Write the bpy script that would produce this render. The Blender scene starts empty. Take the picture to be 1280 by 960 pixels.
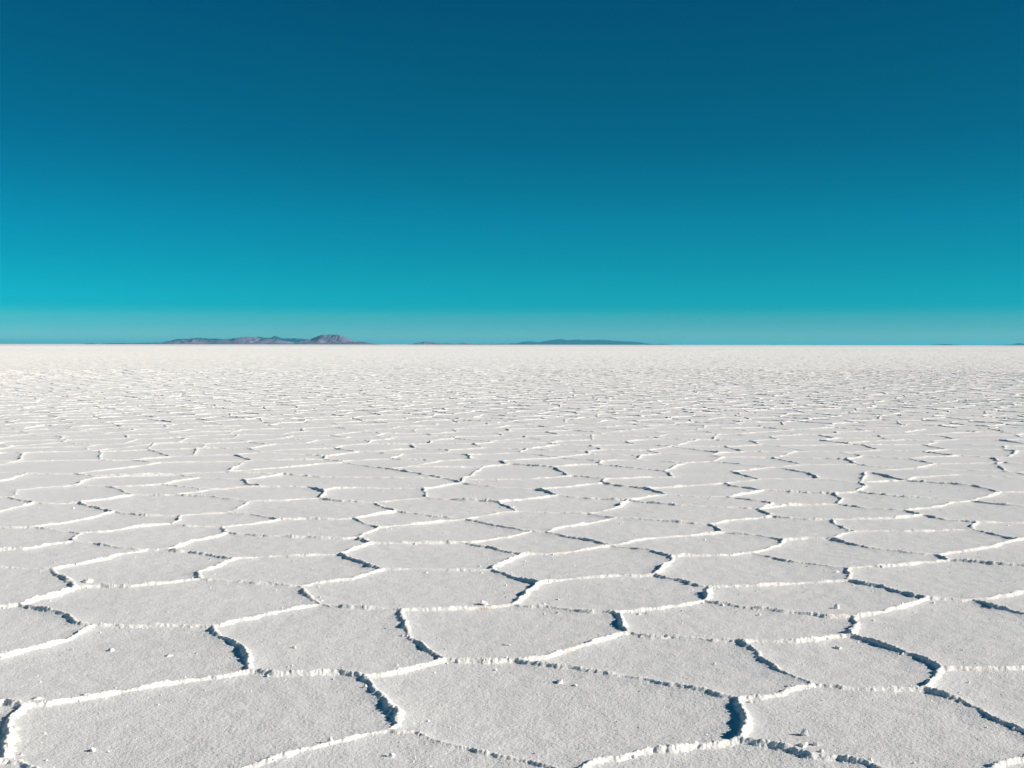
import bpy, math, random, time
import numpy as np
from mathutils import Vector, Matrix
from mathutils.geometry import delaunay_2d_cdt

T0 = time.time()
random.seed(7)
RNG = np.random.default_rng(7)
SC = bpy.context.scene
C = SC.collection

# ------------------------------------------------------------------ camera
FPX = 1500.0                       # focal length in pixels of a 1280 wide frame
CAM_H = 1.6
PITCH = math.atan(49.3 / FPX)
ROLL = math.radians(0.08)
cam_data = bpy.data.cameras.new('camera')
cam_data.sensor_width = 36.0
cam_data.lens = 36.0 * FPX / 1280.0
cam_data.clip_start = 0.1
cam_data.clip_end = 400000.0
cam = bpy.data.objects.new('camera', cam_data)
C.objects.link(cam)
M_CAM = (Matrix.Translation((0, 0, CAM_H)) @ Matrix.Rotation(math.pi / 2 - PITCH, 4, 'X')
         @ Matrix.Rotation(ROLL, 4, 'Z'))
cam.matrix_world = M_CAM
SC.camera = cam

# ------------------------------------------------------------------ light
SUN_EL = math.radians(25.0)
SUN_AZ = math.radians(103)         # clockwise from +Y (view direction); 90 = from the right
SUN_STRENGTH = 4.2
SKY_STRENGTH = 0.10
EXPOSURE = 0.46

world = bpy.data.worlds.new('World')
SC.world = world
world.use_nodes = True
nt = world.node_tree
nt.nodes.clear()
n_out = nt.nodes.new('ShaderNodeOutputWorld')
n_bg = nt.nodes.new('ShaderNodeBackground')
n_bg.inputs['Strength'].default_value = SKY_STRENGTH
n_sky = nt.nodes.new('ShaderNodeTexSky')
n_sky.sky_type = 'NISHITA'
n_sky.sun_disc = False
n_sky.sun_elevation = SUN_EL
n_sky.sun_rotation = SUN_AZ
n_sky.altitude = 3650.0
n_sky.air_density = 1.0
n_sky.dust_density = 0.3
n_sky.ozone_density = 2.0
# the dark teal of the thin high-altitude air: the sky colour is filtered by elevation
n_tc = nt.nodes.new('ShaderNodeTexCoord')
n_sep = nt.nodes.new('ShaderNodeSeparateXYZ')
n_map = nt.nodes.new('ShaderNodeMapRange')
n_map.inputs['From Min'].default_value = 0.0
n_map.inputs['From Max'].default_value = 0.5
n_ramp = nt.nodes.new('ShaderNodeValToRGB')
n_mul = nt.nodes.new('ShaderNodeMix')
n_mul.data_type = 'RGBA'
n_mul.blend_type = 'MULTIPLY'
n_mul.clamp_result = False
n_mul.inputs[0].default_value = 1.0
nt.links.new(n_tc.outputs['Generated'], n_sep.inputs[0])
nt.links.new(n_sep.outputs['Z'], n_map.inputs['Value'])
nt.links.new(n_map.outputs[0], n_ramp.inputs[0])
nt.links.new(n_sky.outputs[0], n_mul.inputs[6])
nt.links.new(n_ramp.outputs[0], n_mul.inputs[7])
nt.links.new(n_mul.outputs[2], n_bg.inputs['Color'])
nt.links.new(n_bg.outputs[0], n_out.inputs['Surface'])
SKY_RAMP = [
    (0.00000, (0.1929, 0.5006, 0.5816)),
    (0.00667, (0.1929, 0.5006, 0.5816)),
    (0.01533, (0.1057, 0.4619, 0.5615)),
    (0.02333, (0.0656, 0.4638, 0.5261)),
    (0.02732, (0.0213, 0.4528, 0.5298)),
    (0.03198, (0.0000, 0.4358, 0.5171)),
    (0.03731, (0.0000, 0.4534, 0.5229)),
    (0.05392, (0.0000, 0.4472, 0.4929)),
    (0.07380, (0.0000, 0.4304, 0.4683)),
    (0.10016, (0.0000, 0.4189, 0.4617)),
    (0.12631, (0.0000, 0.3826, 0.4200)),
    (0.16504, (0.0000, 0.3360, 0.3844)),
    (0.20302, (0.0000, 0.3268, 0.3664)),
    (0.24010, (0.0000, 0.3199, 0.3696)),
    (0.27616, (0.0000, 0.3083, 0.3708)),
    (0.50000, (0.0000, 0.3083, 0.3708)),
]
cr = n_ramp.color_ramp
for i, (z, col) in enumerate(SKY_RAMP):
    if i < 2:
        e = cr.elements[i]
        e.position = z / 0.5
    else:
        e = cr.elements.new(z / 0.5)
    e.color = (*col, 1)

sun_data = bpy.data.lights.new('sun', 'SUN')
sun_data.energy = SUN_STRENGTH
sun_data.angle = math.radians(0.5)
sun_data.color = (1.0, 0.91, 0.795)
sun = bpy.data.objects.new('sun', sun_data)
C.objects.link(sun)
sd = Vector((math.sin(SUN_AZ) * math.cos(SUN_EL), math.cos(SUN_AZ) * math.cos(SUN_EL), math.sin(SUN_EL)))
sun.rotation_euler = sd.to_track_quat('Z', 'Y').to_euler()

SC.view_settings.view_transform = 'Standard'
SC.view_settings.look = 'None'
SC.view_settings.gamma = 1.0
SC.view_settings.use_curve_mapping = False
SC.view_settings.exposure = EXPOSURE
SC.cycles.max_bounces = 6
SC.cycles.diffuse_bounces = 4
SC.cycles.volume_bounces = 1

# ------------------------------------------------------------------ helpers
RCAM = np.array(M_CAM.to_3x3())


def ground(px, py):
    """pixel of the 1280x960 photograph -> point on the flat ground"""
    d = RCAM @ np.array([(px - 640) / FPX, (480 - py) / FPX, -1.0])
    t = -CAM_H / d[2]
    return (d[0] * t, d[1] * t)


def new_mesh_obj(name, verts, faces, mat, kind=None, smooth=True, parent=None):
    """verts (n,3); faces (m,k) with k = 3 or 4"""
    me = bpy.data.meshes.new(name)
    verts = np.ascontiguousarray(verts, dtype=np.float32)
    faces = np.ascontiguousarray(faces, dtype=np.int32)
    k = faces.shape[1]
    me.vertices.add(len(verts))
    me.vertices.foreach_set('co', verts.ravel())
    me.loops.add(faces.size)
    me.loops.foreach_set('vertex_index', faces.ravel())
    me.polygons.add(len(faces))
    me.polygons.foreach_set('loop_start', np.arange(0, faces.size, k, dtype=np.int32))
    me.update(calc_edges=True)
    me.polygons.foreach_set('use_smooth', np.full(len(faces), smooth, dtype=bool))
    me.materials.append(mat)
    me.update()
    o = bpy.data.objects.new(name, me)
    C.objects.link(o)
    if parent is not None:
        o.parent = parent
    if kind:
        o['kind'] = kind
    return o


_perm = RNG.permutation(4096).astype(np.int32)
_ang = RNG.uniform(0, 2 * np.pi, 4096).astype(np.float32)
_gx, _gy = np.cos(_ang), np.sin(_ang)
_rnd = RNG.uniform(0, 1, 4096).astype(np.float32)


def _hash(ix, iy):
    return _perm[(_perm[ix & 4095] + iy) & 4095]


def perlin(x, y, seed=0):
    """2-D gradient noise, about -1..1"""
    x = np.asarray(x, dtype=np.float64) + seed * 17.31
    y = np.asarray(y, dtype=np.float64) + seed * 9.77
    xi = np.floor(x); yi = np.floor(y)
    fx = (x - xi).astype(np.float32); fy = (y - yi).astype(np.float32)
    ix = xi.astype(np.int64); iy = yi.astype(np.int64)
    u = fx * fx * fx * (fx * (fx * 6 - 15) + 10)
    v = fy * fy * fy * (fy * (fy * 6 - 15) + 10)
    def g(ax, ay, dx, dy):
        h = _hash(ax, ay)
        return _gx[h] * dx + _gy[h] * dy
    a = g(ix, iy, fx, fy)
    b = g(ix + 1, iy, fx - 1, fy)
    c = g(ix, iy + 1, fx, fy - 1)
    d = g(ix + 1, iy + 1, fx - 1, fy - 1)
    return ((a + (b - a) * u) * (1 - v) + (c + (d - c) * u) * v) * 1.5


def worley(x, y, seed=0):
    """distance to the nearest jittered point and that point's random value"""
    x = np.asarray(x, dtype=np.float64) + seed * 31.7
    y = np.asarray(y, dtype=np.float64) + seed * 5.3
    xi = np.floor(x).astype(np.int64); yi = np.floor(y).astype(np.int64)
    best = np.full(x.shape, 9.0, dtype=np.float32)
    val = np.zeros(x.shape, dtype=np.float32)
    for ox in (-1, 0, 1):
        for oy in (-1, 0, 1):
            h = _hash(xi + ox, yi + oy)
            px = xi + ox + _rnd[h]
            py = yi + oy + _rnd[(h * 7 + 13) & 4095]
            d = ((px - x) ** 2 + (py - y) ** 2).astype(np.float32)
            m = d < best
            best = np.where(m, d, best)
            val = np.where(m, _rnd[(h * 3 + 101) & 4095], val)
    return np.sqrt(best), val


# ------------------------------------------------------------------ materials
def nodes_of(name):
    m = bpy.data.materials.new(name)
    m.use_nodes = True
    t = m.node_tree
    b = t.nodes['Principled BSDF']
    return m, t, b


def salt_material(name, base, tan=0.0, bump=1.0, sheen=0.0):
    m, t, b = nodes_of(name)
    geo = t.nodes.new('ShaderNodeNewGeometry')
    n1 = t.nodes.new('ShaderNodeTexNoise'); n1.inputs['Scale'].default_value = 1.3
    n1.inputs['Detail'].default_value = 6.0
    n2 = t.nodes.new('ShaderNodeTexNoise'); n2.inputs['Scale'].default_value = 70.0
    n2.inputs['Detail'].default_value = 5.0
    n2.inputs['Roughness'].default_value = 0.65
    for n in (n1, n2):
        t.links.new(geo.outputs['Position'], n.inputs['Vector'])
    r1 = t.nodes.new('ShaderNodeValToRGB')
    r1.color_ramp.elements[0].position = 0.3
    r1.color_ramp.elements[1].position = 0.7
    r1.color_ramp.elements[0].color = (base[0] * 0.955, base[1] * 0.955, base[2] * 0.965, 1)
    r1.color_ramp.elements[1].color = (base[0] * 1.03, base[1] * 1.025, base[2] * 1.01, 1)
    t.links.new(n1.outputs['Fac'], r1.inputs[0])
    r2 = t.nodes.new('ShaderNodeValToRGB')
    r2.color_ramp.elements[0].position = 0.30
    r2.color_ramp.elements[1].position = 0.62
    r2.color_ramp.elements[0].color = (0.86, 0.86, 0.87, 1)
    r2.color_ramp.elements[1].color = (1.0, 1.0, 1.0, 1)
    t.links.new(n2.outputs['Fac'], r2.inputs[0])
    mx = t.nodes.new('ShaderNodeMix'); mx.data_type = 'RGBA'; mx.blend_type = 'MULTIPLY'
    mx.inputs[0].default_value = 1.0
    t.links.new(r1.outputs[0], mx.inputs[6]); t.links.new(r2.outputs[0], mx.inputs[7])
    col = mx.outputs[2]
    if tan > 0:      # brown mineral stains on some stretches of the crust edges
        n3 = t.nodes.new('ShaderNodeTexNoise'); n3.inputs['Scale'].default_value = 2.2
        n3.inputs['Detail'].default_value = 7.0
        n3.inputs['Roughness'].default_value = 0.7
        t.links.new(geo.outputs['Position'], n3.inputs['Vector'])
        mr = t.nodes.new('ShaderNodeMapRange')
        mr.inputs['From Min'].default_value = 0.52
        mr.inputs['From Max'].default_value = 0.68
        mr.inputs['To Max'].default_value = tan
        t.links.new(n3.outputs['Fac'], mr.inputs['Value'])
        sep = t.nodes.new('ShaderNodeSeparateXYZ')
        t.links.new(geo.outputs['Position'], sep.inputs[0])
        mz = t.nodes.new('ShaderNodeMapRange')
        mz.inputs['From Min'].default_value = 0.003
        mz.inputs['From Max'].default_value = 0.019
        mz.inputs['To Min'].default_value = 1.0
        mz.inputs['To Max'].default_value = 0.0
        t.links.new(sep.outputs['Z'], mz.inputs['Value'])
        mu = t.nodes.new('ShaderNodeMath'); mu.operation = 'MULTIPLY'
        t.links.new(mr.outputs[0], mu.inputs[0]); t.links.new(mz.outputs[0], mu.inputs[1])
        m2 = t.nodes.new('ShaderNodeMix'); m2.data_type = 'RGBA'
        m2.inputs[7].default_value = (0.50, 0.34, 0.22, 1)
        t.links.new(mu.outputs[0], m2.inputs[0]); t.links.new(col, m2.inputs[6])
        col = m2.outputs[2]
    t.links.new(col, b.inputs['Base Color'])
    b.inputs['Roughness'].default_value = 0.75
    b.inputs['Specular IOR Level'].default_value = 0.25
    if sheen:
        b.inputs['Sheen Weight'].default_value = sheen
        b.inputs['Sheen Roughness'].default_value = 0.6
    bp = t.nodes.new('ShaderNodeBump')
    bp.inputs['Strength'].default_value = bump
    bp.inputs['Distance'].default_value = 0.006
    n4 = t.nodes.new('ShaderNodeTexNoise'); n4.inputs['Scale'].default_value = 90.0
    n4.inputs['Detail'].default_value = 4.0
    n4.inputs['Roughness'].default_value = 0.6
    t.links.new(geo.outputs['Position'], n4.inputs['Vector'])
    t.links.new(n4.outputs['Fac'], bp.inputs['Height'])
    t.links.new(bp.outputs[0], b.inputs['Normal'])
    return m


BASE = (0.755, 0.76, 0.772)
MAT_FLAT = salt_material('salt_crust', BASE, bump=1.0, sheen=0.30)
MAT_RIDGE = salt_material('salt_ridge', (0.91, 0.90, 0.875), tan=0.9, bump=0.9, sheen=0.45)
MAT_CRUMB = salt_material('salt_crumb', (0.88, 0.88, 0.87), bump=0.6)

# ------------------------------------------------------------------ crack network
# junctions of the crust edges, read off the photograph's 1280x960 pixels and dropped on the ground
V = dict(
 A=(97,736), B=(26,760), Cc=(117,784), D=(267,787), E=(398,758), F=(373,735), G=(247,727),
 H=(316,842), I=(35,885), J=(5,952),
 L=(673,732), M=(638,757), N=(503,766), O=(765,769), P=(785,793), R=(556,828), S=(652,828),
 T=(460,850), U=(481,917), W1=(886,737), W2=(880,755), X=(1062,727), Y=(1157,751), Z=(1214,751),
 AA=(1071,773), AB=(1066,799), AC=(926,805), AD=(1177,838), AE=(1150,864), AF=(1016,860),
 AG=(922,879), AH=(924,930),
 AJ=(66,714), AK=(180,689), AL=(203,689), AN=(292,701), AO=(247,717), AM=(285,668), P1=(96,669),
 P2=(93,679), AQ=(215,658), AM0=(266,660), AM1=(279,661), AR=(227,646), AS=(142,642), AT=(37,661),
 AU=(284,641), AV=(349,651), AW=(101,630), AX=(42,630), AY=(12,623), AZ=(221,620), BA=(167,620),
 BB=(312,628), BC=(401,624), BD=(406,615), BA2=(136,610), BE=(92,609), BF=(200,607), BD2=(326,609),
 BF2=(262,612), BG=(250,599), BG2=(304,601), BH=(34,593), BI=(94,594), BF3=(225,595), BI2=(118,596),
 BJ=(353,594),
 CB=(427,694), CA=(478,715), CC=(614,716), CD=(464,681), CF=(448,673), CG=(475,661), CE=(575,680),
 CH=(440,650), CI=(494,642), CJ=(467,629), CK=(533,623), CL=(532,613), CM=(575,605), CM0=(558,599),
 CN=(621,629), CP=(650,640), CO=(582,650), CQ=(664,666), CR=(685,667), CS=(765,683), CV=(655,694),
 CT=(770,650), CU=(737,643), CW=(820,723), CX=(839,698),
 DA=(699,622), DB=(672,613), DC=(754,605), DG=(756,600), DD=(787,627), DE=(835,620), DF=(806,612),
 DG2=(840,597), DH=(714,596), DM=(578,601),
 EB=(940,694), EC=(981,677), ED=(1039,676), EE=(1058,713), EG=(908,667), EI=(887,657), EJ=(966,647),
 EK=(951,638), EL=(1038,651), EM=(1068,666), EN=(1048,631), EN2=(1041,618), EO=(1132,639),
 EP=(1154,645), EQ=(1218,654), ER=(1216,664), ES=(1272,677), J1=(1172,695), J2=(1189,701),
 EV=(1082,609), EW=(1072,617), EX=(1209,627), EY=(1135,602), EZ=(1250,617), FB=(910,622),
 FA=(966,630), FC=(951,614), FD=(905,606), FE=(951,600), FF=(1026,600), EV2=(1076,604), FH=(914,590),
 FG=(1011,592), FI=(1083,590), FJ=(1196,595),
)
PL = [
 ['A',(86,727),(69,720),'AJ'], ['A',(120,735),(160,736),(205,731),'G'], ['A',(70,746),'B'],
 ['B',(0,762)], ['B',(52,766),(80,773),(100,781),'Cc'],
 ['Cc',(82,802),(36,815),(0,823)], ['Cc',(160,785),(210,784),'D'],
 ['D',(322,775),(370,763),'E'], ['D',(286,804),(303,818),'H'],
 ['E','F'], ['E',(412,761),(450,763),'N'],
 ['F',(320,732),(285,730),'G'], ['F',(390,732),(440,726),'CA'],
 ['G','AO'],
 ['H',(268,850),(200,858),(150,869),(110,875),(60,884),'I'],
 ['H',(350,844),(390,846),(425,845),'T'],
 ['I',(0,878)], ['I',(18,906),(5,935),'J'], ['J',(22,955),(45,966)], ['J',(-30,962)],
 [(290,970),(330,956),(370,946),(405,936),(440,929),'U'],
 ['L',(640,724),'CC'], ['L',(686,730),(740,725),(785,724),'CW'], ['L',(654,748),'M'],
 ['M',(605,760),(555,764),'N'], ['M',(690,761),(730,766),'O'],
 ['N',(510,792),(530,812),'R'],
 ['O',(776,780),'P'], ['O',(806,765),(850,760),'W2'],
 ['P',(755,801),(715,813),(680,824),'S'], ['P',(810,798),(850,801),(890,804),'AC'],
 ['R',(521,837),(487,844),'T'], ['R',(580,829),(610,829),'S'],
 ['S',(705,837),(750,845),(800,852),(850,862),(884,870),'AG'],
 ['T',(472,868),(485,885),(495,897),(491,910),'U'],
 ['U',(520,919),(548,929),(580,938),(620,946),(660,955),(700,966)],
 [(720,972),(746,956),(780,950),(817,943),(860,936),'AH'],
 ['W1',(870,735),(850,729),'CW'], ['W1',(930,735),(985,732),'X'], ['W1','W2'],
 ['W2',(927,761),(985,768),(1040,773),'AA'],
 ['X',(1062,718),'EE'], ['X',(1105,737),(1130,744),'Y'],
 ['Y',(1132,760),(1105,767),'AA'], ['Y',(1176,752),(1200,753),'Z'],
 ['Z',(1246,749),(1300,740)], ['Z',(1240,759),(1300,774)],
 ['AA','AB'], ['AB',(1040,801),(1005,804),'AC'], ['AB',(1098,807),(1135,819),'AD'],
 ['AC',(950,824),(972,838),(1000,852),'AF'],
 ['AD',(1212,839),(1246,838),(1300,837)], ['AD',(1160,850),'AE'],
 ['AE',(1112,864),(1065,864),'AF'], ['AE',(1186,873),(1220,886),(1252,903),(1300,925)],
 ['AF',(984,867),(951,876),'AG'], ['AG',(930,900),(929,915),'AH'],
 ['AH',(960,935),(990,940),(1010,948),(1048,952),(1085,960),(1120,970)],
 [(1220,970),(1256,956),(1300,948)],
 ['AJ',(30,713),(0,712)], ['AJ',(100,707),(134,701),(155,694),'AK'],
 ['AK',(168,688),(134,684),'P2'], ['AK','AL'],
 ['AL',(235,692),(268,697),'AN'], ['AL',(215,687),(242,678),(268,673),'AM'],
 ['AN',(269,711),'AO'], ['AN',(322,698),(370,696),'CB'],
 ['AM',(277,663),'AM1'], ['AM',(319,671),(370,673),(430,675),'CF'],
 ['AM0','AM1'], ['AM1',(319,656),'AV'], ['AM0',(235,660),'AQ'],
 ['P1',(57,663),'AT'], ['P1','P2'], ['P2',(60,682),(27,688),(0,688)], ['P1',(134,667),(175,661),'AQ'],
 ['AQ','AR'], ['AR',(188,646),'AS'], ['AR',(250,644),'AU'],
 ['AS',(117,636),'AW'], ['AS',(111,649),(77,656),'AT'], ['AT',(0,661)],
 ['AU','BB'], ['AU',(316,644),'AV'], ['AV',(386,650),(420,651),'CH'],
 ['AW',(70,631),'AX'], ['AW',(135,625),'BA'], ['AX',(20,636),(0,641)], ['AX','AY'],
 ['AY',(0,623)], ['AY',(22,614),(50,611),'BE'],
 ['AZ',(269,623),'BB'], ['AZ','BA'], ['BA',(151,614),'BA2'], ['AZ',(262,614),(302,610),'BD2'],
 ['BB',(353,627),'BC'], ['BC','BD'], ['BC',(420,627),'CJ'], ['BD',(386,610),(353,609),'BD2'],
 ['BD',(417,612),(445,611),'CL'],
 ['BA2','BE'], ['BA2',(175,609),'BF'], ['BE',(114,599),(161,596),'BF3'],
 ['BF',(235,610),'BF2'], ['BF',(228,602),'BG'], ['BF2','BD2'],
 ['BG','BF3'], ['BG','BG2'], ['BG2',(310,606),'BD2'], ['BG2',(330,598),'BJ'],
 ['BH','BI'], ['BH',(13,600),(0,602)], ['BI','BI2'], ['BI2','BF3'],
 ['BJ',(400,597),'CM0'],
 ['CB',(440,701),(455,707),'CA'], ['CB',(440,687),'CD'], ['CA',(507,715),(555,715),'CC'],
 ['CD',(450,676),'CF'], ['CD',(504,681),(538,680),'CE'], ['CF','CG'],
 ['CG',(457,656),'CH'], ['CG',(520,657),'CO'], ['CH',(467,646),'CI'],
 ['CI',(480,636),'CJ'], ['CI',(538,647),'CO'], ['CJ',(497,626),'CK'],
 ['CK',(531,617),'CL'], ['CK',(571,626),'CN'], ['CL',(554,608),'CM'],
 ['CM','CM0'], ['CM','DM'], ['CM',(621,610),'DB'], ['DM',(621,601),(655,600),'DH'],
 ['CN',(635,634),'CP'], ['CN',(675,624),'DA'], ['CP',(621,643),'CO'], ['CO',(628,659),'CQ'],
 ['CP',(689,642),'CU'], ['CQ','CR'], ['CQ',(621,674),(588,679),'CE'],
 ['CR',(722,675),(766,682),'CS'], ['CR',(705,661),(739,657),'CT'],
 ['CS',(722,690),(682,694),'CV'], ['CS',(806,689),'CX'], ['CS',(799,677),(850,672),'EG'],
 ['CE',(608,684),(640,691),'CV'], ['CV',(635,704),(616,712),'CC'],
 ['CT','CU'], ['CT',(806,652),(850,655),'EI'], ['CU',(756,640),(776,634),'DD'],
 ['CW',(829,711),(838,704),'CX'], ['CX',(884,697),'EB'],
 ['DA',(686,617),'DB'], ['DA',(739,625),'DD'], ['DB',(705,610),'DC'], ['DC','DG'], ['DC',(790,610),'DF'],
 ['DG','DH'], ['DG','DG2'], ['DF','DE'], ['DF',(840,610),'FD'], ['DE',(806,623),'DD'], ['DE',(880,622),'FB'],
 ['DD',(823,631),(850,634),(890,635),'EK'],
 ['EB',(984,703),(1018,707),'EE'], ['EB',(964,689),'EC'], ['EC',(944,670),'EG'], ['EC',(1008,675),'ED'],
 ['ED',(1085,686),(1136,692),'J1'], ['ED',(1051,670),'EM'], ['EE',(1102,709),(1136,707),(1180,702),'J2'],
 ['J1','J2'], ['J1',(1236,685),'ES'], ['J2',(1236,706),(1300,711)],
 ['EG',(895,662),'EI'], ['EI',(917,652),'EJ'], ['EJ','EK'], ['EJ',(1001,650),'EL'],
 ['EK',(978,633),(1011,632),'EN'], ['EL',(1048,659),'EM'], ['EL',(1085,650),(1120,649),'EP'],
 ['EM',(1119,666),(1169,665),'ER'], ['EN',(1051,624),'EN2'], ['EN',(1085,636),'EO'],
 ['EO','EP'], ['EO',(1172,635),'EX'], ['EP',(1186,651),'EQ'], ['EQ','ER'], ['EQ',(1253,654),(1300,654)],
 ['ER',(1246,670),'ES'], ['ES',(1300,672)],
 ['EV','EV2'], ['EV','EW'], ['EV2',(1110,602),'EY'], ['EW','EN2'], ['EW',(1136,623),(1203,626),'EX'],
 ['EX',(1230,622),'EZ'], ['EX',(1246,632),(1300,636)], ['EZ',(1219,609),(1186,606),'EY'], ['EZ',(1300,617)],
 ['EY',(1142,598),'FJ'], ['EN2',(1011,617),'FC'], ['FB',(938,626),'FA'], ['FA','EK'], ['FB',(934,618),'FC'],
 ['FC',(917,609),'FD'], ['FD','FE'], ['FE','FH'], ['FE','FF'], ['FF','FG'], ['FF','EV2'], ['EV2','FI'], ['EY','FI'],
]

segs = []          # near segments ((x0,y0),(x1,y1))
near_nodes = []    # ground points of junctions and open ends
deg = {}
Vg = {k: ground(*p) for k, p in V.items()}
for pl in PL:
    pts = [Vg[p] if isinstance(p, str) else ground(*p) for p in pl]
    for e in (pl[0], pl[-1]):
        deg[e if isinstance(e, str) else ('t',) + e] = deg.get(e if isinstance(e, str) else ('t',) + e, 0) + 1
    for a, b in zip(pts[:-1], pts[1:]):
        segs.append((a, b))
open_ends = []
for k, n in deg.items():
    p = Vg[k] if isinstance(k, str) else ground(*k[1:])
    if isinstance(k, tuple) or n < 3:
        open_ends.append(p)
# outline of the area that was read off the photograph
D_POLY = np.array([ground(*p) for p in [(-60, 985), (1340, 985), (1306, 700), (1300, 606), (1190, 597), (1080, 592),
                                        (910, 592), (840, 597), (714, 594), (560, 598), (350, 593), (30, 592), (-6, 602), (-12, 760)]])


def in_poly(x, y, poly=D_POLY):
    inside = np.zeros(np.shape(x), dtype=bool)
    n = len(poly)
    for i in range(n):
        x0, y0 = poly[i]; x1, y1 = poly[(i + 1) % n]
        c = ((y0 > y) != (y1 > y))
        with np.errstate(divide='ignore', invalid='ignore'):
            xc = (x1 - x0) * (y - y0) / (y1 - y0) + x0
        inside ^= (c & (x < xc))
    return inside


def dist_poly(x, y, poly=D_POLY):
    best = np.full(np.shape(x), 1e9)
    n = len(poly)
    for i in range(n):
        x0, y0 = poly[i]; x1, y1 = poly[(i + 1) % n]
        dx, dy = x1 - x0, y1 - y0
        t = np.clip(((x - x0) * dx + (y - y0) * dy) / (dx * dx + dy * dy), 0, 1)
        best = np.minimum(best, np.hypot(x - x0 - t * dx, y - y0 - t * dy))
    return best


def voronoi(sx, sy):
    res = delaunay_2d_cdt([Vector((a, b)) for a, b in zip(sx, sy)], [], [], 0, 1e-6, False)
    dv = np.array([tuple(v) for v in res[0]])
    tri = np.array([f for f in res[2] if len(f) == 3], dtype=np.int64)
    a, b, c = dv[tri[:, 0]], dv[tri[:, 1]], dv[tri[:, 2]]
    dd = 2 * (a[:, 0] * (b[:, 1] - c[:, 1]) + b[:, 0] * (c[:, 1] - a[:, 1]) + c[:, 0] * (a[:, 1] - b[:, 1]))
    a2, b2, c2 = (a ** 2).sum(1), (b ** 2).sum(1), (c ** 2).sum(1)
    cc = np.stack([(a2 * (b[:, 1] - c[:, 1]) + b2 * (c[:, 1] - a[:, 1]) + c2 * (a[:, 1] - b[:, 1])) / dd,
                   (a2 * (c[:, 0] - b[:, 0]) + b2 * (a[:, 0] - c[:, 0]) + c2 * (b[:, 0] - a[:, 0])) / dd], 1)
    emap = {}
    vor = []
    for ti, t in enumerate(tri.tolist()):
        for u, v in ((t[0], t[1]), (t[1], t[2]), (t[2], t[0])):
            k = (u, v) if u < v else (v, u)
            if k in emap:
                vor.append((emap.pop(k), ti))
            else:
                emap[k] = ti
    vor = np.array(vor)
    return cc, vor


# cells beyond and beside it: an irregular honeycomb
R_FAR = 330.0
SP = 1.04
gx = np.arange(-245, 245, SP)
gy = np.arange(-4, R_FAR + 6, SP * 0.87)
GX, GY = np.meshgrid(gx, gy)
GX = GX + (np.arange(len(gy)) % 2)[:, None] * SP * 0.5
GX = GX + RNG.normal(0, SP * 0.185, GX.shape)
GY = GY + RNG.normal(0, SP * 0.185, GY.shape)
GX = GX + 0.5 * perlin(GX * 0.15, GY * 0.15, 3); GY = GY + 0.5 * perlin(GX * 0.15, GY * 0.15, 4)
rr = np.hypot(GX, GY); th = np.abs(np.arctan2(GX, GY))
keep = (rr < R_FAR) & (rr > 1.5) & ((th < math.radians(38)) | ((rr < 30) & (th < math.radians(75))))
keep &= ~(in_poly(GX, GY) | (dist_poly(GX, GY) < 0.42))
sx, sy = GX[keep], GY[keep]
cc, vor = voronoi(sx, sy)
p0, p1 = cc[vor[:, 0]], cc[vor[:, 1]]
ln = np.hypot(*(p1 - p0).T)
i0 = in_poly(p0[:, 0], p0[:, 1]); i1 = in_poly(p1[:, 0], p1[:, 1])
ok = (ln < 3.0) & (ln > 0.02)
far_e = np.concatenate([p0[ok & ~i0 & ~i1], p1[ok & ~i0 & ~i1]], 1)
# drop far edges whose middle crosses the near area
mx_, my_ = (far_e[:, 0] + far_e[:, 2]) / 2, (far_e[:, 1] + far_e[:, 3]) / 2
far_e = far_e[~in_poly(mx_, my_)]
base_segs = np.array([[a_[0], a_[1], b_[0], b_[1]] for a_, b_ in segs])


def clean_bridge(o, q):
    """a joining edge may not cross the network nor run through the near plates"""
    p = np.array(o) + (np.array(q) - np.array(o)) * 0.97
    t = np.linspace(0.05, 0.95, 12)
    bx, by = o[0] + (p[0] - o[0]) * t, o[1] + (p[1] - o[1]) * t
    if (in_poly(bx, by) & (dist_poly(bx, by) > 0.30)).any():
        return False
    def side(ax, ay, bx_, by_, cx, cy):
        return (bx_ - ax) * (cy - ay) - (by_ - ay) * (cx - ax)
    A0, A1, B0, B1 = base_segs.T
    s1 = side(A0, A1, B0, B1, o[0], o[1]); s2 = side(A0, A1, B0, B1, p[0], p[1])
    s3 = side(o[0], o[1], p[0], p[1], A0, A1); s4 = side(o[0], o[1], p[0], p[1], B0, B1)
    return not ((s1 * s2 < 0) & (s3 * s4 < 0)).any()


# bridge the seam: every crossing edge goes to the nearest open junction of the near network
opn = np.array(open_ends)
used = np.zeros(len(opn), dtype=int)
for A_, B_ in zip(p0[ok & (i0 ^ i1)], p1[ok & (i0 ^ i1)]):
    o = A_ if not in_poly(A_[0], A_[1]) else B_
    d = np.hypot(*(opn - o).T) + used * 0.5
    j = int(np.argmin(d))
    if d[j] < 1.7 and clean_bridge(o, opn[j]):
        used[j] += 1
        segs.append((tuple(o), tuple(opn[j])))
ends = np.concatenate([far_e[:, :2], far_e[:, 2:]])
for j in np.where(used == 0)[0]:
    d = np.hypot(*(ends - opn[j]).T)
    k = int(np.argmin(d))
    if d[k] < 2.0 and clean_bridge(ends[k], opn[j]):
        segs.append((tuple(ends[k]), tuple(opn[j])))
print('network', len(segs), 'near segments,', len(far_e), 'far edges', round(time.time() - T0, 1))
R_FINE = 24.0
TH_FINE = math.radians(30)

# ------------------------------------------------------------------ height of the crust edges


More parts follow.
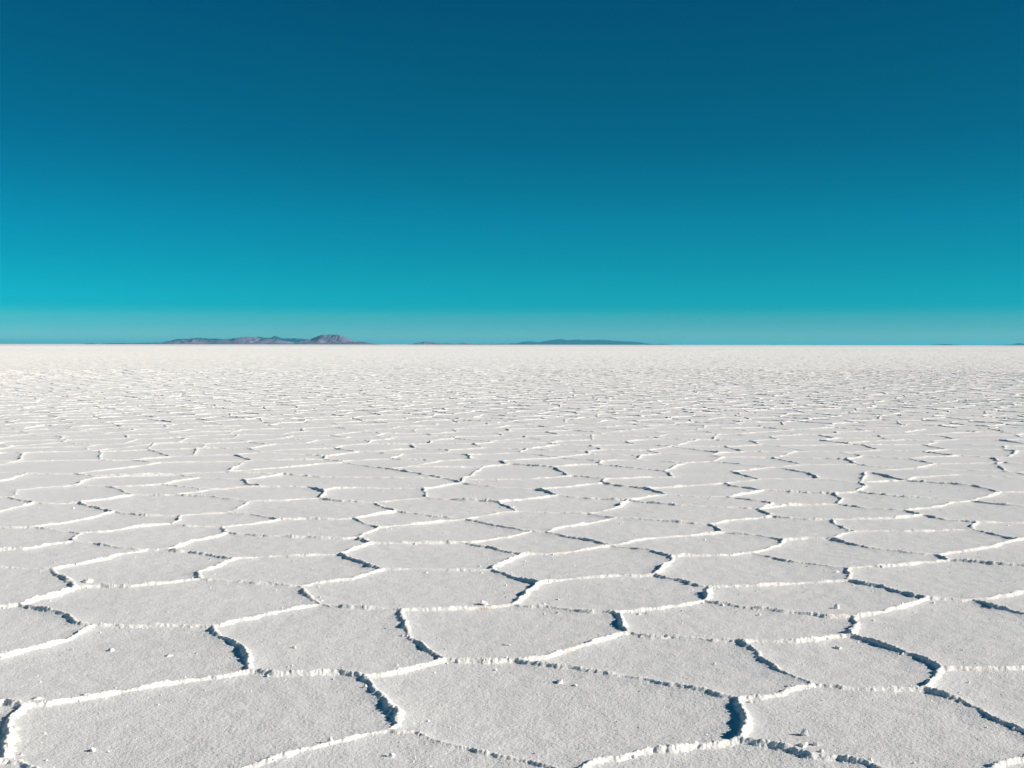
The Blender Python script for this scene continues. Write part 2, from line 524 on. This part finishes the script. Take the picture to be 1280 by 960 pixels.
def warp(x, y):
    wx = x + 0.030 * perlin(x * 2.6, y * 2.6, 11) + 0.014 * perlin(x * 9, y * 9, 12) + 0.0065 * perlin(x * 31, y * 31, 13) + 0.004 * perlin(x * 75, y * 75, 17)
    wy = y + 0.030 * perlin(x * 2.6, y * 2.6, 14) + 0.014 * perlin(x * 9, y * 9, 15) + 0.0065 * perlin(x * 31, y * 31, 16) + 0.004 * perlin(x * 75, y * 75, 18)
    return wx, wy


# stretches where the crust is pushed up higher
BOOST = [ground(*p) for p in [(925, 902), (1068, 786), (487, 892), (882, 745), (302, 827), (378, 745), (775, 783),
                              (832, 712), (506, 785), (960, 833), (6, 935), (735, 964)]]

# stretches where they are worn low
WORN = [ground(*p) for p in [(1178, 846), (985, 845), (1215, 885), (1270, 905), (950, 822), (720, 948), (312, 838), (470, 862), (640, 950)]]


def amp(x, y):
    """slow variation of the height along the edges"""
    a_ = 0.95 + 0.60 * perlin(x * 1.1, y * 1.1, 21) + 0.55 * perlin(x * 4.5, y * 4.5, 22)
    a_ = np.clip(a_, 0.22, 2.2)
    for bx, by in BOOST:
        a_ = a_ + 0.5 * np.exp(-((x - bx) ** 2 + (y - by) ** 2) / 0.15 ** 2)
    for bx, by in WORN:
        a_ = a_ * (1 - 0.33 * np.exp(-((x - bx) ** 2 + (y - by) ** 2) / 0.22 ** 2))
    return a_


RIDGE_H = 0.0132


def polar_distance(R, TH, seglist, pad):
    """distance to the nearest segment on a polar grid (only within pad)"""
    RR, TT = R[:, None], TH[None, :]
    X = (RR * np.sin(TT)).astype(np.float64); Y = (RR * np.cos(TT)).astype(np.float64)
    WX, WY = warp(X, Y)
    Dm = np.full(X.shape, 9.0, dtype=np.float32)
    for (x0, y0), (x1, y1) in seglist:
        r0, r1 = math.hypot(x0, y0), math.hypot(x1, y1)
        lo, hi = min(r0, r1) - pad - 0.1, max(r0, r1) + pad + 0.05
        mx, my = (x0 + x1) / 2, (y0 + y1) / 2
        half = math.hypot(x1 - x0, y1 - y0) / 2 + pad + 0.05
        rm = math.hypot(mx, my)
        if rm < half + 0.2:
            continue
        tm = math.atan2(mx, my); dth = math.asin(min(1, half / rm))
        a0, a1 = np.searchsorted(R, (lo, hi)); b0, b1 = np.searchsorted(TH, (tm - dth, tm + dth))
        if a1 <= a0 or b1 <= b0:
            continue
        x = WX[a0:a1, b0:b1]; y = WY[a0:a1, b0:b1]
        dx, dy = x1 - x0, y1 - y0
        L2 = dx * dx + dy * dy + 1e-12
        t = np.clip(((x - x0) * dx + (y - y0) * dy) / L2, 0, 1)
        d = np.hypot(x - x0 - t * dx, y - y0 - t * dy).astype(np.float32)
        np.minimum(Dm[a0:a1, b0:b1], d, out=Dm[a0:a1, b0:b1])
    return X, Y, Dm


def crust_rise(X, Y, D):
    """the plate bends up a little towards its edges"""
    return 0.010 * np.exp(-np.minimum(D, 2) / 0.06) * (0.6 + 0.8 * amp(X * 0.7 + 3, Y * 0.7))


def micro(X, Y):
    r = np.hypot(X, Y)
    f1 = np.clip(1.6 - r / 12, 0, 1)
    f2 = np.clip(2.0 - r / 12, 0, 1)
    w = 0.0010 * perlin(X * 33, Y * 33, 31) * f1 + 0.0014 * perlin(X * 85, Y * 85, 32) * f1 + 0.0011 * perlin(X * 150, Y * 150, 35) * f1 + 0.0030 * perlin(X * 9, Y * 9, 33) * f2
    return w + 0.010 * perlin(X * 0.9, Y * 0.9, 34) * np.clip(r / 2, 0, 1)


near_all = list(segs)
fr = np.hypot(mx_ := (far_e[:, 0] + far_e[:, 2]) / 2, my_ := (far_e[:, 1] + far_e[:, 3]) / 2)
fth = np.abs(np.arctan2(mx_, my_))
m_near = (fr < R_FINE + 0.6) & (fth < TH_FINE + 0.25)
for e in far_e[m_near]:
    near_all.append(((e[0], e[1]), (e[2], e[3])))

# ---- the ground: one polar sheet, fine in front of the camera, out to the horizon
R = np.concatenate([np.linspace(0.4, 3.4, 24), 3.5 * 1.0019 ** np.arange(0, int(math.log(R_FINE * 1.05 / 3.5) / math.log(1.0019)))])
R = np.concatenate([R, R[-1] * 1.012 ** np.arange(1, 230)])
R = np.concatenate([R, R[-1] * 1.12 ** np.arange(1, int(math.log(90000 / R[-1]) / math.log(1.12)) + 2)])
THF = np.arange(-TH_FINE, TH_FINE + 1e-6, 0.00135)
THC = np.linspace(TH_FINE, 2 * math.pi - TH_FINE, 78)[1:-1]
TH = np.concatenate([THF, THC])
nf = len(THF)
X = R[:, None] * np.sin(TH)[None, :]
Y = R[:, None] * np.cos(TH)[None, :]
_, _, DG_ = polar_distance(R[R < R_FINE * 1.05], THF, near_all, 0.30)
D = np.full(X.shape, 9.0, dtype=np.float32)
D[:DG_.shape[0], :nf] = DG_
Z = np.zeros(X.shape)
nr = DG_.shape[0] + 200
Z[:nr, :nf] = micro(X[:nr, :nf], Y[:nr, :nf])
Z[:nr, :nf] += RNG.normal(0, 0.0005, (nr, nf)) * np.clip(1.6 - R[:nr] / 12, 0, 1)[:, None]
Z[:nr, nf:] = 0.010 * perlin(X[:nr, nf:] * 0.9, Y[:nr, nf:] * 0.9, 34) * np.clip(R[:nr, None] / 2, 0, 1)
Z[:DG_.shape[0], :nf] += crust_rise(X[:DG_.shape[0], :nf], Y[:DG_.shape[0], :nf], DG_)
fade = np.clip((200 - R) / 60, 0, 1)[:, None]
Z *= fade
nR, nT = X.shape
vid = np.arange(nR * nT).reshape(nR, nT)
nxt = np.roll(vid, -1, axis=1)
F = np.stack([vid[:-1], vid[1:], nxt[1:], nxt[:-1]], -1).reshape(-1, 4)
ver = np.stack([X, Y, Z], -1).reshape(-1, 3)
flat = new_mesh_obj('salt_flat', ver, F[:, ::1], MAT_FLAT, 'structure')
print('ground', len(ver), round(time.time() - T0, 1))


def ground_z(x, y):
    x = np.asarray(x, dtype=np.float64); y = np.asarray(y, dtype=np.float64)
    r = np.hypot(x, y)
    return 0.010 * perlin(x * 0.9, y * 0.9, 34) * np.clip(r / 2, 0, 1) * np.clip((200 - r) / 60, 0, 1)


# ---- crust edges close by: a fine height field along the network
def lumps(X, Y):
    d1, v1 = worley(X * 62, Y * 62, 1)
    d2, v2 = worley(X * 120, Y * 120, 2)
    l1 = np.sqrt(np.clip(1 - (d1 / 0.72) ** 2, 0, 1)) * (0.35 + 0.65 * v1)
    l2 = np.sqrt(np.clip(1 - (d2 / 0.75) ** 2, 0, 1)) * (0.3 + 0.7 * v2)
    return l1, l2


TH2 = np.arange(-TH_FINE, TH_FINE, 0.00085)
R2 = 3.5 * 1.00125 ** np.arange(0, int(math.log(R_FINE / 3.5) / math.log(1.00125)))
rv, rf, off = [], [], 0
for c0 in range(0, len(R2) - 1, 200):
    Rc = R2[c0:min(c0 + 201, len(R2))]
    Xc, Yc, Dc = polar_distance(Rc, TH2, near_all, 0.14)
    mask = Dc < 0.105
    Xm, Ym, Dm_ = Xc[mask], Yc[mask], Dc[mask]
    A_ = amp(Xm, Ym)
    l1, l2 = lumps(Xm, Ym)
    n1 = perlin(Xm * 14, Ym * 14, 41)
    n3 = perlin(Xm * 50, Ym * 50, 42)
    wdt = 0.0145 * (0.85 + 0.15 * A_) * (1 + 0.30 * n1)
    prof = np.exp(-(Dm_ / wdt) ** 2.4)
    body = prof * (0.74 + 0.16 * n1 + 0.14 * n3 + 0.20 * l1 + 0.16 * l2)
    skirt = np.exp(-(Dm_ / 0.042) ** 2) * (0.14 + 0.30 * l1 * (0.5 + n1) + 0.16 * l2)
    H = RIDGE_H * A_ * (body + np.clip(skirt, 0, 1)) - 0.0035
    zz = micro(Xm, Ym) + crust_rise(Xm, Ym, Dm_) + H
    idx = np.full(Xc.shape, -1, dtype=np.int64)
    idx[mask] = np.arange(mask.sum()) + off
    q = np.stack([idx[:-1, :-1], idx[1:, :-1], idx[1:, 1:], idx[:-1, 1:]], -1).reshape(-1, 4)
    q = q[(q >= 0).all(1)]
    Hf = np.full(Xc.shape, -1.0); Hf[mask] = H
    hq = np.maximum.reduce([Hf[:-1, :-1], Hf[1:, :-1], Hf[1:, 1:], Hf[:-1, 1:]]).reshape(-1)
    okq = ((idx[:-1, :-1] >= 0) & (idx[1:, :-1] >= 0) & (idx[1:, 1:] >= 0) & (idx[:-1, 1:] >= 0)).reshape(-1)
    q = q[hq[okq] > -0.0005]
    rv.append(np.stack([Xm, Ym, zz], -1)); rf.append(q); off += len(Xm)
rv = np.concatenate(rv); rf = np.concatenate(rf)
usedv = np.zeros(len(rv), dtype=bool); usedv[rf.ravel()] = True
remap = np.cumsum(usedv) - 1
NEAR_R = (rv[usedv], remap[rf])
print('near ridges', usedv.sum(), round(time.time() - T0, 1))


# ---- crust edges farther out and to the sides: jagged strips along every edge
def ribbons(E, step, nc, seed):
    """E (n,4) edges; nc cross points; returns verts, quads"""
    L = np.hypot(E[:, 2] - E[:, 0], E[:, 3] - E[:, 1])
    n = np.maximum(2, np.ceil(L / step).astype(int) + 1)
    tot = int(n.sum())
    eid = np.repeat(np.arange(len(E)), n)
    start = np.cumsum(n) - n
    loc = np.arange(tot) - start[eid]
    t = loc / (n[eid] - 1)
    x = E[eid, 0] + (E[eid, 2] - E[eid, 0]) * t
    y = E[eid, 1] + (E[eid, 3] - E[eid, 1]) * t
    wx, wy = warp(x, y)
    x2, y2 = 2 * x - wx, 2 * y - wy
    nx = -(E[eid, 3] - E[eid, 1]) / L[eid]; ny = (E[eid, 2] - E[eid, 0]) / L[eid]
    rg = np.random.default_rng(seed)
    hgt = (1.30 if step < 0.06 else 1.2) * RIDGE_H * np.maximum(amp(x, y), 0.5) * (0.60 + 0.6 * rg.random(tot) if step < 0.06 else 0.78 + 0.3 * rg.random(tot))
    prof = {5: [-0.12, 0.55, 0.95, 0.5, -0.12], 3: [-0.1, 0.95, -0.1]}[nc]
    us = np.linspace(-1, 1, nc)
    W = 0.028 * (0.7 + 0.6 * rg.random(tot))
    vs = []
    for u, p in zip(us, prof):
        sh = rg.normal(0, 0.006, tot)
        hh = hgt * p * (1 + (0.25 if step < 0.06 else 0.12) * rg.normal(0, 1, tot) * (p > 0))
        vx = x2 + nx * (u * W + sh); vy = y2 + ny * (u * W + sh)
        vs.append(np.stack([vx, vy, ground_z(x2, y2) + 0.001 + hh], -1))
    Vv = np.stack(vs, 1).reshape(-1, 3)
    first = np.where(loc < n[eid] - 1)[0]
    q = []
    for k in range(nc - 1):
        q.append(np.stack([first * nc + k, first * nc + k + 1, (first + 1) * nc + k + 1, (first + 1) * nc + k], -1))
    return Vv, np.concatenate(q)


def emid(E):
    x = (E[:, 0] + E[:, 2]) / 2; y = (E[:, 1] + E[:, 3]) / 2
    return np.hypot(x, y), np.abs(np.arctan2(x, y))


# near segments outside of the fine wedge
seg_arr = np.array([[a_[0], a_[1], b_[0], b_[1]] for a_, b_ in segs])
ALL = np.concatenate([seg_arr, far_e])
# subdivide at the wedge limit is not needed: strips simply overlap the height field there
er, et = emid(ALL)
parts = []
side = (er <= R_FINE) & (et > TH_FINE - 0.02)
parts.append(ribbons(ALL[side], 0.03, 5, 1))
for r0, r1, st, nc in ((R_FINE - 0.3, 42, 0.045, 5), (42, 80, 0.09, 5), (80, 150, 0.2, 3), (150, 400, 0.38, 3)):
    parts.append(ribbons(ALL[(er > r0) & (er <= r1)], st, nc, int(r1)))
# the far plain: only the crests still show there
gx = np.arange(-600, 600, 3.3)
gy = np.arange(320, 1030, 3.0)
GX, GY = np.meshgrid(gx, gy)
GX = GX + (np.arange(len(gy)) % 2)[:, None] * 1.65 + RNG.normal(0, 0.6, GX.shape)
GY = GY + RNG.normal(0, 0.6, GY.shape)
rr, th = np.hypot(GX, GY), np.abs(np.arctan2(GX, GY))
keep = (rr > 322) & (rr < 1020) & (th < math.radians(33))
cc2, vor2 = voronoi(GX[keep], GY[keep])
E2 = np.concatenate([cc2[vor2[:, 0]], cc2[vor2[:, 1]]], 1)
l2_ = np.hypot(E2[:, 2] - E2[:, 0], E2[:, 3] - E2[:, 1])
r2_ = emid(E2)[0]
parts.append(ribbons(E2[(l2_ < 8) & (l2_ > 0.05) & (r2_ > 330) & (r2_ < 1020)], 1.0, 3, 77))
vs, fs, o_ = [NEAR_R[0]], [NEAR_R[1]], len(NEAR_R[0])
for v_, f_ in parts:
    vs.append(v_); fs.append(f_ + o_); o_ += len(v_)
ridges = new_mesh_obj('salt_ridges', np.concatenate(vs), np.concatenate(fs), MAT_RIDGE, 'structure')
print('ridges', o_, round(time.time() - T0, 1))


# ------------------------------------------------------------------ crumbs along the edges
def ico(sub):
    import bmesh
    bm = bmesh.new()
    bmesh.ops.create_icosphere(bm, subdivisions=sub, radius=1.0)
    v = np.array([tuple(p.co) for p in bm.verts])
    f = np.array([[w.index for w in q.verts] for q in bm.faces])
    bm.free()
    return v, f


ICO1, ICO1F = ico(1)
ICO2, ICO2F = ico(2)


def scatter_crumbs():
    S = np.array([[a_[0], a_[1], b_[0], b_[1]] for a_, b_ in near_all])
    r_, t_ = emid(S)
    S = S[(r_ < 15) & (t_ < TH_FINE)]
    L = np.hypot(S[:, 2] - S[:, 0], S[:, 3] - S[:, 1])
    rg = np.random.default_rng(5)
    px, py, rad, lift = [], [], [], []
    for s, l in zip(S, L):
        r_ = math.hypot((s[0] + s[2]) / 2, (s[1] + s[3]) / 2)
        n = rg.poisson(l * (130 if r_ < 9 else 60))
        t = rg.random(n)
        x = s[0] + (s[2] - s[0]) * t; y = s[1] + (s[3] - s[1]) * t
        k = rg.random(n) < 0.5
        dn = np.where(k, rg.normal(0, 0.016, n), rg.normal(0, 0.075, n))
        wx, wy = warp(x, y)
        nx, ny = -(s[3] - s[1]) / l, (s[2] - s[0]) / l
        px += list(2 * x - wx + nx * dn); py += list(2 * y - wy + ny * dn)
        a_ = amp(x, y)
        rad += list(np.where(k, rg.gamma(3, 0.0014, n) * (0.7 + 0.3 * a_), rg.gamma(2.2, 0.0012, n)))
        lift += list(np.where(k, RIDGE_H * a_ * 0.62 * np.exp(-(dn / 0.018) ** 2), 0.0))
    # loose grains on the plates
    n = 9000
    rr_ = np.sqrt(rg.random(n)) * 10.5 + 3.8; tt = (rg.random(n) * 2 - 1) * TH_FINE
    gx_, gy_ = rr_ * np.sin(tt), rr_ * np.cos(tt)
    cl = perlin(gx_ * 1.7, gy_ * 1.7, 51) > -0.05
    gx_, gy_ = gx_[cl], gy_[cl]
    px += list(gx_); py += list(gy_); rad += list(np.minimum(rg.gamma(2.0, 0.0008, len(gx_)) + 0.001, 0.0045)); lift += [0.0] * len(gx_)
    px, py, rad, lift = map(np.array, (px, py, rad, lift))
    rad = np.minimum(rad, 0.016)
    n = len(px)
    sc = rad[:, None] * rg.uniform(0.6, 1.35, (n, 3))
    jit = 1 + 0.22 * rg.normal(0, 1, (n, len(ICO1), 1))
    vv = ICO1[None] * jit * sc[:, None, :]
    ang = rg.uniform(0, 6.28, n); ca, sa = np.cos(ang)[:, None], np.sin(ang)[:, None]
    vx = vv[..., 0] * ca - vv[..., 1] * sa; vy = vv[..., 0] * sa + vv[..., 1] * ca
    zc = micro(px, py) + lift + sc[:, 2] * 0.45
    P = np.stack([vx + px[:, None], vy + py[:, None], vv[..., 2] + zc[:, None]], -1).reshape(-1, 3)
    Fq = (ICO1F[None] + (np.arange(n) * len(ICO1))[:, None, None]).reshape(-1, 3)
    print('crumbs', n)
    return P, Fq


P_, F_ = scatter_crumbs()
new_mesh_obj('salt_crumbs', P_, F_, MAT_CRUMB, 'stuff', smooth=False)

# ------------------------------------------------------------------ loose salt lumps one can point at
LUMPS = [  # pixel, width in pixels, height/width, label
 (116,938,10,.62,'flat white salt lump with short dark shadow on the bottom left plate'),
 (488,946,11,.60,'white salt lump at the bottom edge, just below the dark bend of the ridge'),
 (1006,920,9,1.05,'pointed salt lump farthest up in the cluster beside the broken ridge at bottom right'),
 (1004,934,12,.5,'biggest white salt lump of the cluster beside the broken ridge at bottom right'),
 (1021,933,7,.95,'small upright salt lump right of the biggest one in the bottom right cluster'),
 (1026,942,7,.80,'small salt lump lowest on the right side of the bottom right cluster'),
 (1018,950,12,.70,'salt lump lying right on the ridge line below the bottom right cluster'),
 (700,853,10,.60,'salt lump below the long dark ridge in the bottom centre, with two short shadows'),
 (719,857,6,.60,'tiny salt lump just right of another below the long dark ridge in the bottom centre'),
 (988,860,9,.55,'low salt lump beside the dark ridge junction in the right foreground'),
 (1048,811,8,.50,'low pale salt lump on the small four-sided plate in the right foreground'),
 (1046,760,7,.85,'bright knobbly salt lump near the far edge of the narrow plate, right middle distance'),
 (605,755,9,.60,'salt lump touching the far side of the pale ridge in the centre middle distance'),
 (634,805,8,.45,'flat bright salt lump alone in the middle of the central plate'),
 (697,749,5,.60,'tiny salt lump alone on the plate right of the central ridge bend'),
 (138,812,8,.45,'flat salt lump with a small chip on the left plate, upper one of two'),
 (211,819,8,.50,'salt lump on the left plate, nearer the dark zigzag ridge'),
 (368,811,5,.60,'tiny salt lump alone on the plate right of the left dark ridge'),
 (110,727,10,.50,'salt lump lying just beyond the pale ridge junction at far left'),
 (48,875,13,.45,'long pale salt lump behind the pale ridge at the left edge'),
 (106,870,8,.60,'small salt lump leaning on the far side of the long pale ridge at left'),
]


def make_lump(px, py, wpx, ratio, label, seed):
    rg = np.random.default_rng(100 + seed)
    gx_, gy_ = ground(px, py)
    dist = math.hypot(gx_, gy_)
    w = 1.15 * wpx / FPX * dist
    v = ICO2.copy()
    # facetted, lobed lump: cut by random planes, then roughened
    for _ in range(11):
        nrm = rg.normal(0, 1, 3); nrm /= np.linalg.norm(nrm)
        k = rg.uniform(0.40, 0.8)
        d = v @ nrm
        v = v - np.outer(np.clip(d - k, 0, None), nrm)
    v = v * (1 + 0.07 * rg.normal(0, 1, (len(v), 1)))
    lobe = rg.normal(0, 1, 3); lobe /= np.linalg.norm(lobe); lobe[2] = abs(lobe[2]) * 0.4
    v = v * (1 + 0.28 * np.clip(v @ lobe, 0, 1)[:, None])
    v = v * np.array([w * 0.55, w * 0.5 * rg.uniform(0.8, 1.2), w * ratio * 0.62])
    v[:, 2] = np.maximum(v[:, 2], -w * ratio * 0.28) + w * ratio * 0.26
    o = new_mesh_obj('salt_lump', v, ICO2F, MAT_CRUMB, smooth=False)
    o.location = (gx_, gy_, float(micro(np.array([gx_]), np.array([gy_]))[0]) - 0.001)
    o['label'] = label
    o['category'] = 'salt lump'
    o['group'] = 'loose salt lumps lying on the crust'


for i, L_ in enumerate(LUMPS):
    make_lump(*L_, i)

# ------------------------------------------------------------------ far hills


def rock_material(name, c0, c1):
    m, t, b = nodes_of(name)
    geo = t.nodes.new('ShaderNodeNewGeometry')
    n = t.nodes.new('ShaderNodeTexNoise')
    n.inputs['Scale'].default_value = 0.004
    n.inputs['Detail'].default_value = 8.0
    t.links.new(geo.outputs['Position'], n.inputs['Vector'])
    r = t.nodes.new('ShaderNodeValToRGB')
    r.color_ramp.elements[0].position = 0.35; r.color_ramp.elements[0].color = (*c0, 1)
    r.color_ramp.elements[1].position = 0.65; r.color_ramp.elements[1].color = (*c1, 1)
    t.links.new(n.outputs['Fac'], r.inputs[0])
    t.links.new(r.outputs[0], b.inputs['Base Color'])
    b.inputs['Roughness'].default_value = 0.95
    b.inputs['Specular IOR Level'].default_value = 0.1
    return m


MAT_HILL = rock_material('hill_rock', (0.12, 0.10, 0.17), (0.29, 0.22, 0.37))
MAT_HILL2 = rock_material('hill_rock_hazed', (0.006, 0.045, 0.09), (0.012, 0.065, 0.13))  # teal of the distant haze painted into the rock colour


def hill(name, prof, dist, depth, mat, seed, rough=0.5, nx=260, ny=60):
    """prof: (pixel x, height in pixels) of the outline; a real ridge of hills of that size at dist"""
    px = np.array([p[0] for p in prof], float); ph = np.array([p[1] for p in prof], float)
    s = dist / FPX
    U = np.linspace(px[0], px[-1], nx)
    S = np.interp(U, px, ph) * s
    S = S * (1 + 0.06 * perlin(U * 0.33, U * 0, seed + 60) + 0.03 * perlin(U * 0.9, U * 0, seed + 61))
    Xh = (U - 640) * s
    Yv = np.linspace(-1, 1, ny)
    XX, VV = np.meshgrid(Xh, Yv)
    YY = dist + VV * depth + depth * 0.25 * perlin(XX / (depth * 1.5), VV * 0, seed + 5)
    env = 1 - np.abs(VV) ** 1.25
    k = 1.0 / (depth * 0.45)
    rid = 1 - np.abs(perlin(XX * k * 1.3, YY * k * 0.7, seed)) * 1.6
    rid2 = 1 - np.abs(perlin(XX * k * 3.1, YY * k * 2.2, seed + 1)) * 1.6
    SS = S[None, :] * env * (1 - rough * (1 - rid) - rough * 0.45 * (1 - rid2))
    # keep the outline: rescale each column so that its top reaches the profile
    top = SS.max(0)
    SS = SS * (S / np.maximum(top, 1e-6))[None, :]
    ZZ = SS - 0.5
    ZZ[0] = -8; ZZ[-1] = -8
    vidh = np.arange(nx * ny).reshape(ny, nx)
    Fh = np.stack([vidh[:-1, :-1], vidh[:-1, 1:], vidh[1:, 1:], vidh[1:, :-1]], -1).reshape(-1, 4)
    return new_mesh_obj(name, np.stack([XX, YY, ZZ], -1).reshape(-1, 3), Fh, mat, 'structure', smooth=True)


D1, D2, D3 = 13000.0, 19000.0, 26000.0
# the near purple range: front hills, the big hump on the right, the low tail on the left
hill('hills', [(172,0),(183,1.0),(200,2.0),(214,3.2),(228,5.2),(240,6.0),(252,6.8),(262,5.2),(275,4.6),(290,6.0),(300,8.4),(310,9.6),(319,9.0),
               (327,6.5),(336,7.0),(348,6.6),(356,4.6),(366,3),(376,0)], D1, 620, MAT_HILL, 1)
hill('hills', [(366,0),(376,3.6),(386,6.0),(394,9.2),(402,11.8),(409,12.2),(416,12.4),(424,12.0),(430,9.6),(437,6.2),(443,3.6),(449,4.1),
               (456,3.4),(463,1.6),(472,0.5),(482,0)], D1 * 0.93, 560, MAT_HILL, 2, rough=0.42)
hill('hills', [(196,0),(210,4.4),(218,6.4),(232,7.2),(246,8.0),(258,7.6),(268,7.2),(282,6.2),(296,7.6),(306,8.0),(320,7.0),(326,9.4),(333,8.2),
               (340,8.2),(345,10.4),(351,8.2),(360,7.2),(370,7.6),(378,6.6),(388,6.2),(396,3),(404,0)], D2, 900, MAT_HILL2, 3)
# low strips on the far left
hill('hills', [(106,0),(110,.8),(116,.9),(121,0)], D1, 200, MAT_HILL2, 4, nx=60, ny=30)
hill('hills', [(126,0),(134,1.0),(150,1.2),(160,1.1),(170,.8),(182,1.5),(196,1.9),(206,1.2),(212,0)], D1 * 1.1, 300, MAT_HILL2, 5, nx=120, ny=30)
# small purple island in the middle
hill('hills', [(511,0),(517,1.0),(524,2.6),(531,3.8),(538,3.6),(545,2.2),(552,1.6),(562,2.0),(568,1.4),(574,1.6),(579,2.6),(585,1.6),(594,1.0),
               (606,.7),(622,0)], D1 * 1.05, 330, MAT_HILL, 6, nx=160, ny=40)
# the blue table-shaped island farther off
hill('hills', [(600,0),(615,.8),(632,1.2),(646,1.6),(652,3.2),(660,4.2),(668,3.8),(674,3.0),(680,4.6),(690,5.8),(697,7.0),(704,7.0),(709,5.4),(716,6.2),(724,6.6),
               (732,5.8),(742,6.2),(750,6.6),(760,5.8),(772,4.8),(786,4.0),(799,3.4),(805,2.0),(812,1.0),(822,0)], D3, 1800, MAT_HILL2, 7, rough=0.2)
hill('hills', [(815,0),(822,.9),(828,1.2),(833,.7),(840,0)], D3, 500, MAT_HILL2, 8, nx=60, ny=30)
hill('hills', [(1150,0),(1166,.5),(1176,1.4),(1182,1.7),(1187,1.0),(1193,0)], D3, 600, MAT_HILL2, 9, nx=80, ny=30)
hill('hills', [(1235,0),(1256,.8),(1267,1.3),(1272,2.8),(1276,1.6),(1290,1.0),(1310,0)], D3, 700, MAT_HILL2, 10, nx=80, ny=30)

# ------------------------------------------------------------------ haze
HAZE_DENSITY = 2.9e-5
HB = 88000.0


def haze_box():
    import bmesh
    bm = bmesh.new()
    bmesh.ops.create_cube(bm, size=1.0)
    me = bpy.data.meshes.new('haze')
    for v in bm.verts:
        v.co = (v.co.x * 2 * 92000, v.co.y * 2 * 92000, -9.5 if v.co.z < 0 else 168.0)
    bm.to_mesh(me); bm.free()
    m = bpy.data.materials.new('haze_air')
    m.use_nodes = True
    t = m.node_tree
    t.nodes.clear()
    out = t.nodes.new('ShaderNodeOutputMaterial')
    pv = t.nodes.new('ShaderNodeVolumePrincipled')
    pv.inputs['Color'].default_value = (0.13, 0.58, 0.75, 1)
    pv.inputs['Density'].default_value = HAZE_DENSITY
    pv.inputs['Anisotropy'].default_value = 0.1
    t.links.new(pv.outputs[0], out.inputs['Volume'])
    me.materials.append(m)
    o = bpy.data.objects.new('haze', me)
    C.objects.link(o)
    o['kind'] = 'stuff'


haze_box()
print('script', round(time.time() - T0, 1))
